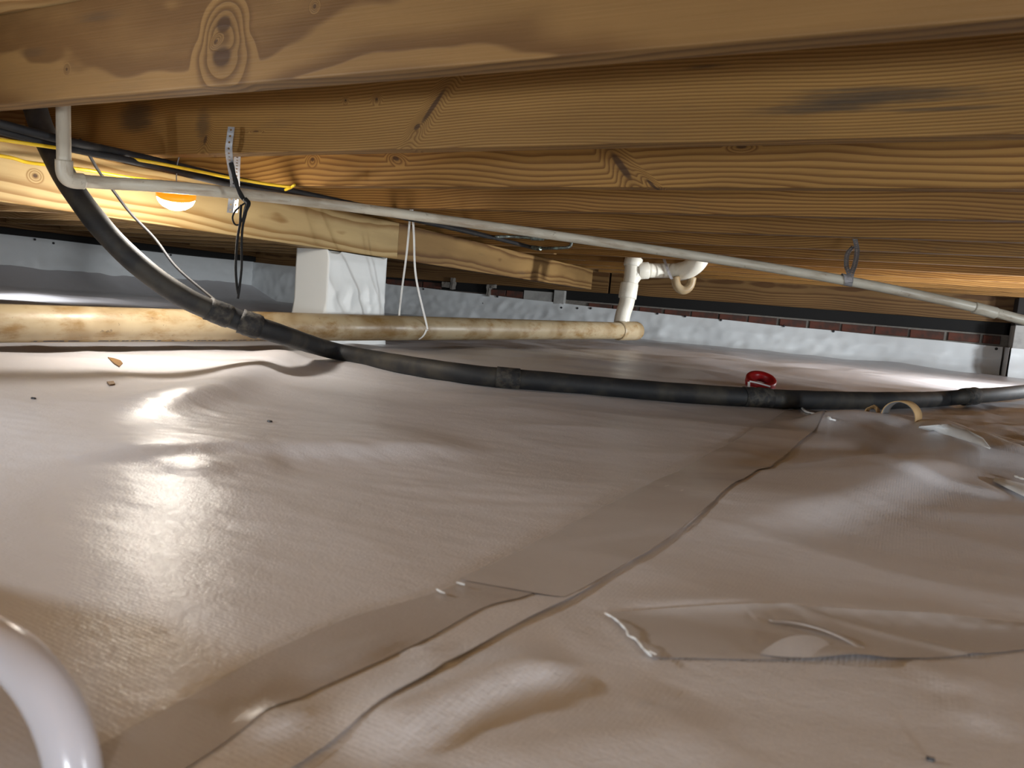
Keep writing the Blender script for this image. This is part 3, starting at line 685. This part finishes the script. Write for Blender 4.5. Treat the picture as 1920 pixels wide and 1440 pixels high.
# ------------------------------------------------------------------ hangers
side = Vector(RW @ np.array([1, 0, 0.15]))
hs = hole_strap('hanger_strap', [atd(434, 238, 1.575), atd(432, 252, 1.575), atd(429, 282, 1.585), atd(433, 312, 1.64), atd(438, 345, 1.70), atd(434, 375, 1.72), atd(431, 399, 1.72)], 0.0150, M['steel'], side)
tag(hs, 'perforated steel hanger strap nailed to the second joist, in front of the white pipe', 'strap')
hs2 = hole_strap('hanger_strap', [atd(445, 292, 1.72), atd(444, 320, 1.78), atd(444, 350, 1.82), atd(442, 380, 1.83), atd(441, 399, 1.83)], 0.0145, M['steel'], side)
tag(hs2, 'shorter perforated steel strap hanging behind the white pipe beside the longer one', 'strap')
bs = empty('black_string', 'black string knotted on the steel hanger straps with a long dangling loop', 'string')
tube('cord', [atd(433, 305, 1.62), atd(438, 325, 1.63), atd(445, 350, 1.64), atd(453, 368, 1.65), atd(463, 380, 1.66)], 0.0048, M['string'], bs, 8, 6, radf=lambda L, f: 1 + .15 * math.sin(L * 200))
tube('loop', [atd(463, 378, 1.66), atd(452, 386, 1.66), atd(441, 396, 1.66), atd(436, 408, 1.66), atd(440, 420, 1.66), atd(448, 421, 1.66), atd(455, 410, 1.66), atd(458, 395, 1.66), atd(462, 380, 1.66)], 0.0020, M['string'], bs, 8, 8)
tube('strand', [atd(452, 384, 1.65), atd(451, 400, 1.65), atd(450, 420, 1.65), atd(445, 450, 1.65), atd(442, 500, 1.65), atd(444, 535, 1.65), atd(447, 552, 1.65)], 0.0028, M['string'], bs, 8, 6)
tube('strand', [atd(464, 380, 1.65), atd(461, 400, 1.65), atd(455, 425, 1.65), atd(453, 460, 1.65), atd(453, 500, 1.65), atd(449, 540, 1.65), atd(446, 560, 1.65)], 0.0026, M['string'], bs, 8, 6)
tube('knot', [atd(460, 374, 1.65), atd(466, 381, 1.645), atd(463, 390, 1.64), atd(458, 404, 1.65), atd(457, 416, 1.65)], 0.0048, M['string'], bs, 8, 5, radf=lambda L, f: 1.2 - .6 * f)
# right hand strap
rsx = empty('hanger_strap', 'dusty grey hanger strap twisted around the white pipe at right', 'strap')
hole_strap('strap_leg', [atd(1603, 448, 2.22), atd(1607, 470, 2.16), atd(1603, 495, 2.06), atd(1597, 512, 2.0), atd(1594, 530, 1.985)], 0.0135, M['strapgrey'], side, rsx)
hole_strap('strap_leg', [atd(1600, 462, 2.2), atd(1589, 476, 2.14), atd(1587, 498, 2.06), atd(1592, 515, 2.02), atd(1586, 528, 2.03)], 0.0125, M['strapgrey'], side, rsx)
ct = atd(1588, 525.5, 2.0); ax_ = (SP[-2] - SP[-4]).normalized(); u1 = ax_.cross(Vector((0, 0, 1))).normalized(); u2 = ax_.cross(u1)
for s_ in (-0.006, 0.004):
    ribbon('strap_wrap', [ct + ax_ * (s_ + .006 * math.sin(a)) + (u1 * math.cos(a) + u2 * math.sin(a)) * (RS + .002) for a in np.linspace(0, 2 * math.pi, 14)], 0.010, M['strapgrey'], ax_, rsx, 3)
# white strap that carries the drain pipe
dS = dpipe(775)
c = dpt(775, 606 + 775 / 1190 * 14); upv = Vector((0, 0, 1)); sd = dv.cross(upv).normalized()
if sd.dot(-c) < 0: sd = -sd
wrap_ = [c + dv * (0.03 * math.sin((a + 1.57) / 2)) + (sd * math.cos(a) + upv * math.sin(a)) * (R3 + 0.002) for a in np.linspace(0.25, -math.pi - 0.1, 12)]
ws = empty('pipe_strap', 'white plastic strap hanging from the joists and looped under the drain pipe', 'strap')
ribbon('front_strand', [atd(773, 392, dS - .25), atd(776, 440, dS - .2), atd(780, 520, dS - .12), wrap_[0]] + wrap_[1:5], 0.0085, M['twine'], dv, ws, 6)
ribbon('back_strand', [atd(770, 392, dS - .2), atd(763, 470, dS - .1), atd(754, 540, dS), atd(749, 585, dS + .04), atd(748, 605, dS + .045)], 0.0085, M['twine'], dv, ws, 6)
bst = ribbon('pipe_strap', [atd(1243, 480, dR), atd(1250, 500, dR - .05), atd(1258, 520, dR - .05), atd(1266, 528, dR - .02)], 0.014, M['strapgrey'], side, None, 6)
tag(bst, 'grey plumber strap crossing the white branch pipe beside the trap', 'strap')

# ------------------------------------------------------------------ the puck lamp
LC = atd(330, 366, 1.745)
lamp = empty('puck_lamp', 'round orange rimmed puck lamp glowing white below the thin pipe', 'lamp')
tocam = (-LC).normalized(); axu = (Vector((0, 0, 1)) + Vector((tocam.x, tocam.y, 0)) * 0.42).normalized()
rot = Vector((0, 0, 1)).rotation_difference(axu).to_matrix().to_4x4(); MT = Matrix.Translation(LC) @ rot
lathe('diffuser', [(0.0415 * math.cos(a), -0.004 - 0.030 * math.sin(a)) for a in np.linspace(0, math.pi / 2 - 0.01, 10)], M['lamp'], lamp, 36, MT)
lathe('rim', [(0.041, -0.0045), (0.0435, -0.003), (0.0435, 0.004), (0.040, 0.010), (0.02, 0.012), (0.0005, 0.012)], M['orange'], lamp, 36, MT)
# hook that hangs it from the joist
top = MT @ Vector((0, 0, 0.012))
tube('hook', [top, top + Vector((0, 0, 0.02)), Vector((top.x, top.y, 0.245)), Vector((top.x, JY[1] + 0.01, 0.268))], 0.0013, M['steel'], lamp, 8, 4)

# ------------------------------------------------------------------ tapes on the ground sheet
def patch(name, left, right, n, m, mat, up=0.0012, label=None, cat='tape', thick=0.0, lift=None, parent=None):
    """strip draped on the relief between two edges given as photo points on the ground"""
    def res(pl, k):
        P = [np.array(G(*p)) for p in pl]; S = smooth_path([(*p, 0) for p in P], 6) if len(P) > 2 else [np.array((*P[0], 0)), np.array((*P[1], 0))]
        cl = np.concatenate([[0], np.cumsum([np.linalg.norm(S[i + 1] - S[i]) for i in range(len(S) - 1)])])
        return [np.array([np.interp(t * cl[-1], cl, [q[j] for q in S]) for j in range(2)]) for t in np.linspace(0, 1, k)]
    A, B = res(left, n), res(right, n); vs, fs = [], []
    for i in range(n):
        for j in range(m):
            t = j / (m - 1); p = A[i] * (1 - t) + B[i] * t
            z = float(H(p[0], p[1])) + up + (lift(i / (n - 1), t) if lift else 0); vs.append((p[0], p[1], z))
    for i in range(n - 1):
        for j in range(m - 1): a = i * m + j; fs.append((a, a + 1, a + m + 1, a + m))
    o = pyd(name, vs, fs, mat, parent)
    if thick:
        md = o.modifiers.new('t', 'SOLIDIFY'); md.thickness = thick; md.offset = 1
    if label: tag(o, label, cat)
    return o
L1 = [(-150, 1600), (150, 1430), (330, 1330), (500, 1238), (656, 1165), (828, 1113), (932, 1064), (1146, 960), (1333, 861), (1474, 780)]
L2 = [(30, 1640), (330, 1462), (500, 1353), (640, 1283), (792, 1207), (906, 1145), (1021, 1103), (1167, 1004), (1307, 918), (1440, 830), (1520, 785)]
LE = [(230, 1680), (430, 1530), (568, 1440), (700, 1352), (854, 1249), (950, 1185), (1089, 1113), (1200, 1050), (1302, 988), (1390, 918), (1448, 874), (1520, 820), (1560, 790)]
patch('sheet_lap', L2, LE, 150, 8, M['floor'], 0.0004, 'overlapping edge of white ground sheeting along the taped floor seam', 'plastic sheet', 0.0, lambda a, t: 0.0007 * t ** 2 * (1.3 - a) + 0.0008 * abs(math.sin(a * 40)) * t)
patch('seam_tape', L1, L2, 150, 8, M['tape'], 0.0012, 'long taupe seam tape running away over the ground sheeting', 'tape')
patch('seam_tape', [(860, 1092), (1146, 954), (1333, 856), (1474, 778), (1500, 768)], [(1035, 1120), (1089, 1108), (1302, 985), (1448, 872), (1570, 782)], 120, 14, M['tape_clear'], 0.0019, 'upper wider piece of seam tape overlapping the long seam tape', 'tape')
def blis(a, t):
    return 0.004 * math.exp(-((a - .42) / .09) ** 2 - ((t - 1.0) / .28) ** 2) + 0.0012 * math.exp(-((a - .40 - .33 * t) / .03) ** 2) + 0.0008 * abs(math.sin(a * 46)) * math.exp(-((t - .18) / .1) ** 2) * (a > .3)
patch('patch_tape', [(1138, 1150), (1400, 1142), (1700, 1150), (1990, 1172)], [(1221, 1234), (1450, 1238), (1700, 1236), (1990, 1208)], 220, 26, M['tape_clear'], 0.0011, 'glossy clear patch tape lying on the sheeting at right with a blister in its edge', 'tape', 0.0, blis)
def scribble(name, pts, r, mat, label, cat, jit=0.0, n=5):
    P = [onfloor(x, y, r + 0.0028) for x, y in pts]
    P = [p + Vector((random.uniform(-jit, jit), random.uniform(-jit, jit), abs(random.uniform(0, jit)))) for p in P]
    o = tube(name, P, r, mat, None, 7, n, radf=lambda L, f: 0.6 + 0.8 * abs(math.sin(L * 330))); tag(o, label, cat); return o
scribble('tape_fray', [(1138, 1150), (1150, 1162), (1160, 1172), (1172, 1182), (1181, 1192), (1188, 1201), (1200, 1212), (1208, 1220), (1218, 1232)], 0.0006, M['white'], 'frayed white thread along the torn left end of the patch tape', 'thread', 0.0014)
scribble('tape_fray', [(1206, 1216), (1216, 1220), (1230, 1227)], 0.0005, M['white'], 'short white thread end at the lower corner of the patch tape', 'thread')
scribble('tape_fray', [(818, 1104), (826, 1109), (834, 1112)], 0.0006, M['white'], 'small white torn tape curl at the left edge of the floor seam', 'thread')
scribble('tape_fray', [(856, 1092), (864, 1094), (871, 1096)], 0.0006, M['white'], 'tiny white tape crumb just right of the seam tape curl', 'thread')
scribble('tape_fray', [(1498, 762), (1512, 772), (1525, 776), (1545, 780), (1556, 786)], 0.0022, M['white'], 'white curled thread at the far end of the floor seam by the hose', 'thread', 0.003)
scribble('tape_fray', [(1554, 785), (1566, 788)], 0.0018, M['white'], 'short white thread just right of the curled thread by the hose', 'thread')
cr = patch('film_strip', [(1440, 1170), (1500, 1178), (1560, 1196), (1620, 1222)], [(1445, 1173), (1500, 1183), (1560, 1201), (1612, 1224)], 30, 4, M['tape_clear'], 0.0030, 'narrow pale crease of lifted film across the patch tape', 'tape', 0.0004, lambda a, t: 0.002 * math.sin(a * math.pi))

patch('tape_blister', [(1425, 1229), (1470, 1211), (1530, 1206), (1570, 1226)], [(1425, 1232), (1470, 1237), (1530, 1238), (1572, 1236)], 24, 6, M['tape_clear'], 0.0026, 'pale lifted blister of film on the lower edge of the patch tape', 'tape', 0.0, lambda a, t: 0.0035 * math.sin(a * math.pi) * (1 - t))
# upturned cut edge of the sheet at right and a white strip of sheeting near it
def flap(name, base, tip, label, mat=M['white'], up=0.0015):
    n = len(base); vs, fs = [], []
    for (b, t) in zip(base, tip):
        p = onfloor(b[0], b[1], up); q = onfloor(t[0], t[1], 0.002); q = Vector((q.x, q.y, q.z + t[2]))
        vs += [p, (p + q) / 2 + Vector((0, 0, 0.002)), q]
    for i in range(n - 1):
        for j in range(2): a = i * 3 + j; fs.append((a, a + 1, a + 4, a + 3))
    o = pyd(name, vs, fs, mat); m = o.modifiers.new('t', 'SOLIDIFY'); m.thickness = 0.0008; tag(o, label, 'plastic sheet'); return o
flap('sheet_edge', [(1722, 802), (1750, 810), (1780, 817), (1810, 826), (1840, 836), (1856, 842)], [(1724, 801, 0.002), (1758, 805, 0.010), (1782, 806, .012), (1812, 818, .012), (1842, 830, .008), (1858, 841, 0)], 'bright upturned white edge of sheeting right of the tape roll')
flap('plastic_strip', [(1862, 902), (1885, 914), (1910, 926), (1960, 950)], [(1866, 896, 0), (1890, 902, .001), (1915, 908, .001), (1965, 922, .001)], 'flat white plastic strip lying at the right edge of view', M['white'], 0.004)
scribble('foil_scrap', [(1902, 892), (1912, 896), (1925, 900)], 0.0016, M['twine'], 'tiny shiny scrap on the white strip at the right edge', 'scrap')

# ------------------------------------------------------------------ tape roll, red ring, crumbs, clear hose
rl = empty('tape_roll', 'nearly empty roll of clear tape with a tan cardboard core standing by the hose', 'tape')
rc = onfloor(1690, 781, 0.035); rax = Vector(RW @ np.array([-0.68, 0.0, 0.73])); rax = Vector((rax.x, rax.y, 0)).normalized()
rm = Matrix.Translation(rc) @ Vector((0, 0, 1)).rotation_difference(rax).to_matrix().to_4x4()
def ring(name, ro, ri, h0, h1, mat, parent, mt, seg=44): return lathe(name, [(ri, h0), (ro, h0), (ro, h1), (ri, h1), (ri, h0)], mat, parent, seg, mt)
ring('core', 0.0362, 0.0345, -0.026, 0.026, M['card'], rl, rm)
for q in range(4): ring('tape_winding', 0.0343 - q * .0004, 0.0335 - q * .0004, -0.025 + q * .004, 0.025 - q * 0.011, M['film'], rl, rm)
cpiece = ribbon('tape_tail', [rc + Vector((-0.045, -0.015, -0.030)), rc + Vector((-0.062, -0.005, -0.020)), rc + Vector((-0.070, 0.006, 0.0)), rc + Vector((-0.058, 0.015, 0.012)), rc + Vector((-0.045, 0.02, 0.0))], 0.03, M['card'], rax, rl, 6)
ringw = ribbon('tape_end', [rc + Vector((-0.085, -0.01, -0.020)), rc + Vector((-0.078, -0.018, -0.026)), rc + Vector((-0.055, -0.02, -0.024)), rc + Vector((-0.035, -0.02, -0.032))], 0.03, M['film'], rax, rl, 6)

rr = empty('red_ring', 'red plastic tape ring lying on the sheeting beyond the hose', 'tape')
rc = onfloor(1426, 716, 0.016); tilt = Matrix.Rotation(math.radians(24), 4, Vector(RW @ np.array([1, 0, 0])))
rm = Matrix.Translation(rc) @ tilt
lathe('ring', [(0.030, -0.014), (0.047, -0.016), (0.050, -0.004), (0.050, 0.012), (0.046, 0.017), (0.034, 0.015), (0.029, 0.008), (0.030, -0.014)], M['red'], rr, 40, rm)
nearv = Vector((-rc.x, -rc.y, 0)).normalized(); rgt = Vector(RW @ np.array([1, 0, 0]))
ribbon('white_band', [rc + nearv * .052 - rgt * .036 + Vector((0, 0, .006)), rc + nearv * .056 - rgt * .01 + Vector((0, 0, .001)), rc + nearv * .054 + rgt * .022 + Vector((0, 0, -.008)), rc + nearv * .05 + rgt * .034 + Vector((0, 0, -.012))], 0.005, M['white'], Vector((0, 0, 1)), rr, 6)
ribbon('white_band', [rc + nearv * .05 - rgt * .038 + Vector((0, 0, .004)), rc + nearv * .053 - rgt * .036 + Vector((0, 0, -.016))], 0.008, M['white'], rgt, rr, 3)

def flake(pts, label, th=0.002):
    P = [onfloor(x, y, 0.001) for x, y in pts]; n = len(P); vs = P + [p + Vector((0, 0, th)) for p in P]
    fs = [tuple(range(n))[::-1], tuple(range(n, 2 * n))] + [(i, (i + 1) % n, n + (i + 1) % n, n + i) for i in range(n)]
    o = pyd('dirt_flake', vs, fs, M['clay'], None, False); tag(o, label, 'debris'); return o
flake([(202, 671), (214, 673), (226, 677), (230, 682), (224, 688), (214, 682)], 'larger brown dirt flake on the sheeting just below the drain pipe at left')
flake([(200, 717), (206, 723), (216, 721), (213, 716)], 'smaller brown flake on the sheeting below the larger flake')
for (x, y, lb_) in ((62, 747, 'tiny dark speck at the left edge of the ground sheeting'), (1743, 1423, 'dark speck on the sheeting in the bottom right corner'), (505, 790, 'tiny dark crumb right of the lamp glare on the sheeting')):
    r_ = 0.0016 if y > 1000 else 0.003
    p = onfloor(x, y, 0.001); o = tube('dirt_speck', [p - Vector((r_, 0, 0)), p, p + Vector((r_ * 1.4, r_ * .3, 0))], r_ * .7, M['pin'], None, 6, 3); tag(o, lb_, 'debris')

shadow_coil = [Vector((-0.70 + 0.12 * math.cos(a), 0.095 + 0.12 * math.sin(a), -0.205 + 0.0042 * (a - 0.9))) for a in np.linspace(0.9 + 8 * math.pi, 0.9, 56)]  # unseen loops added off frame to cast the lower-left shadow
ch = tube('clear_hose', shadow_coil + [atd(-240, 1190, 0.40), atd(-110, 1172, 0.37), atd(-10, 1206, 0.345), atd(58, 1262, 0.33), atd(108, 1340, 0.322), atd(138, 1440, 0.318), atd(145, 1560, 0.32)], 0.0108, M['vinyl'], None, 28, 12)
tag(ch, 'blurred translucent white vinyl hose curling in at the bottom left corner', 'hose')
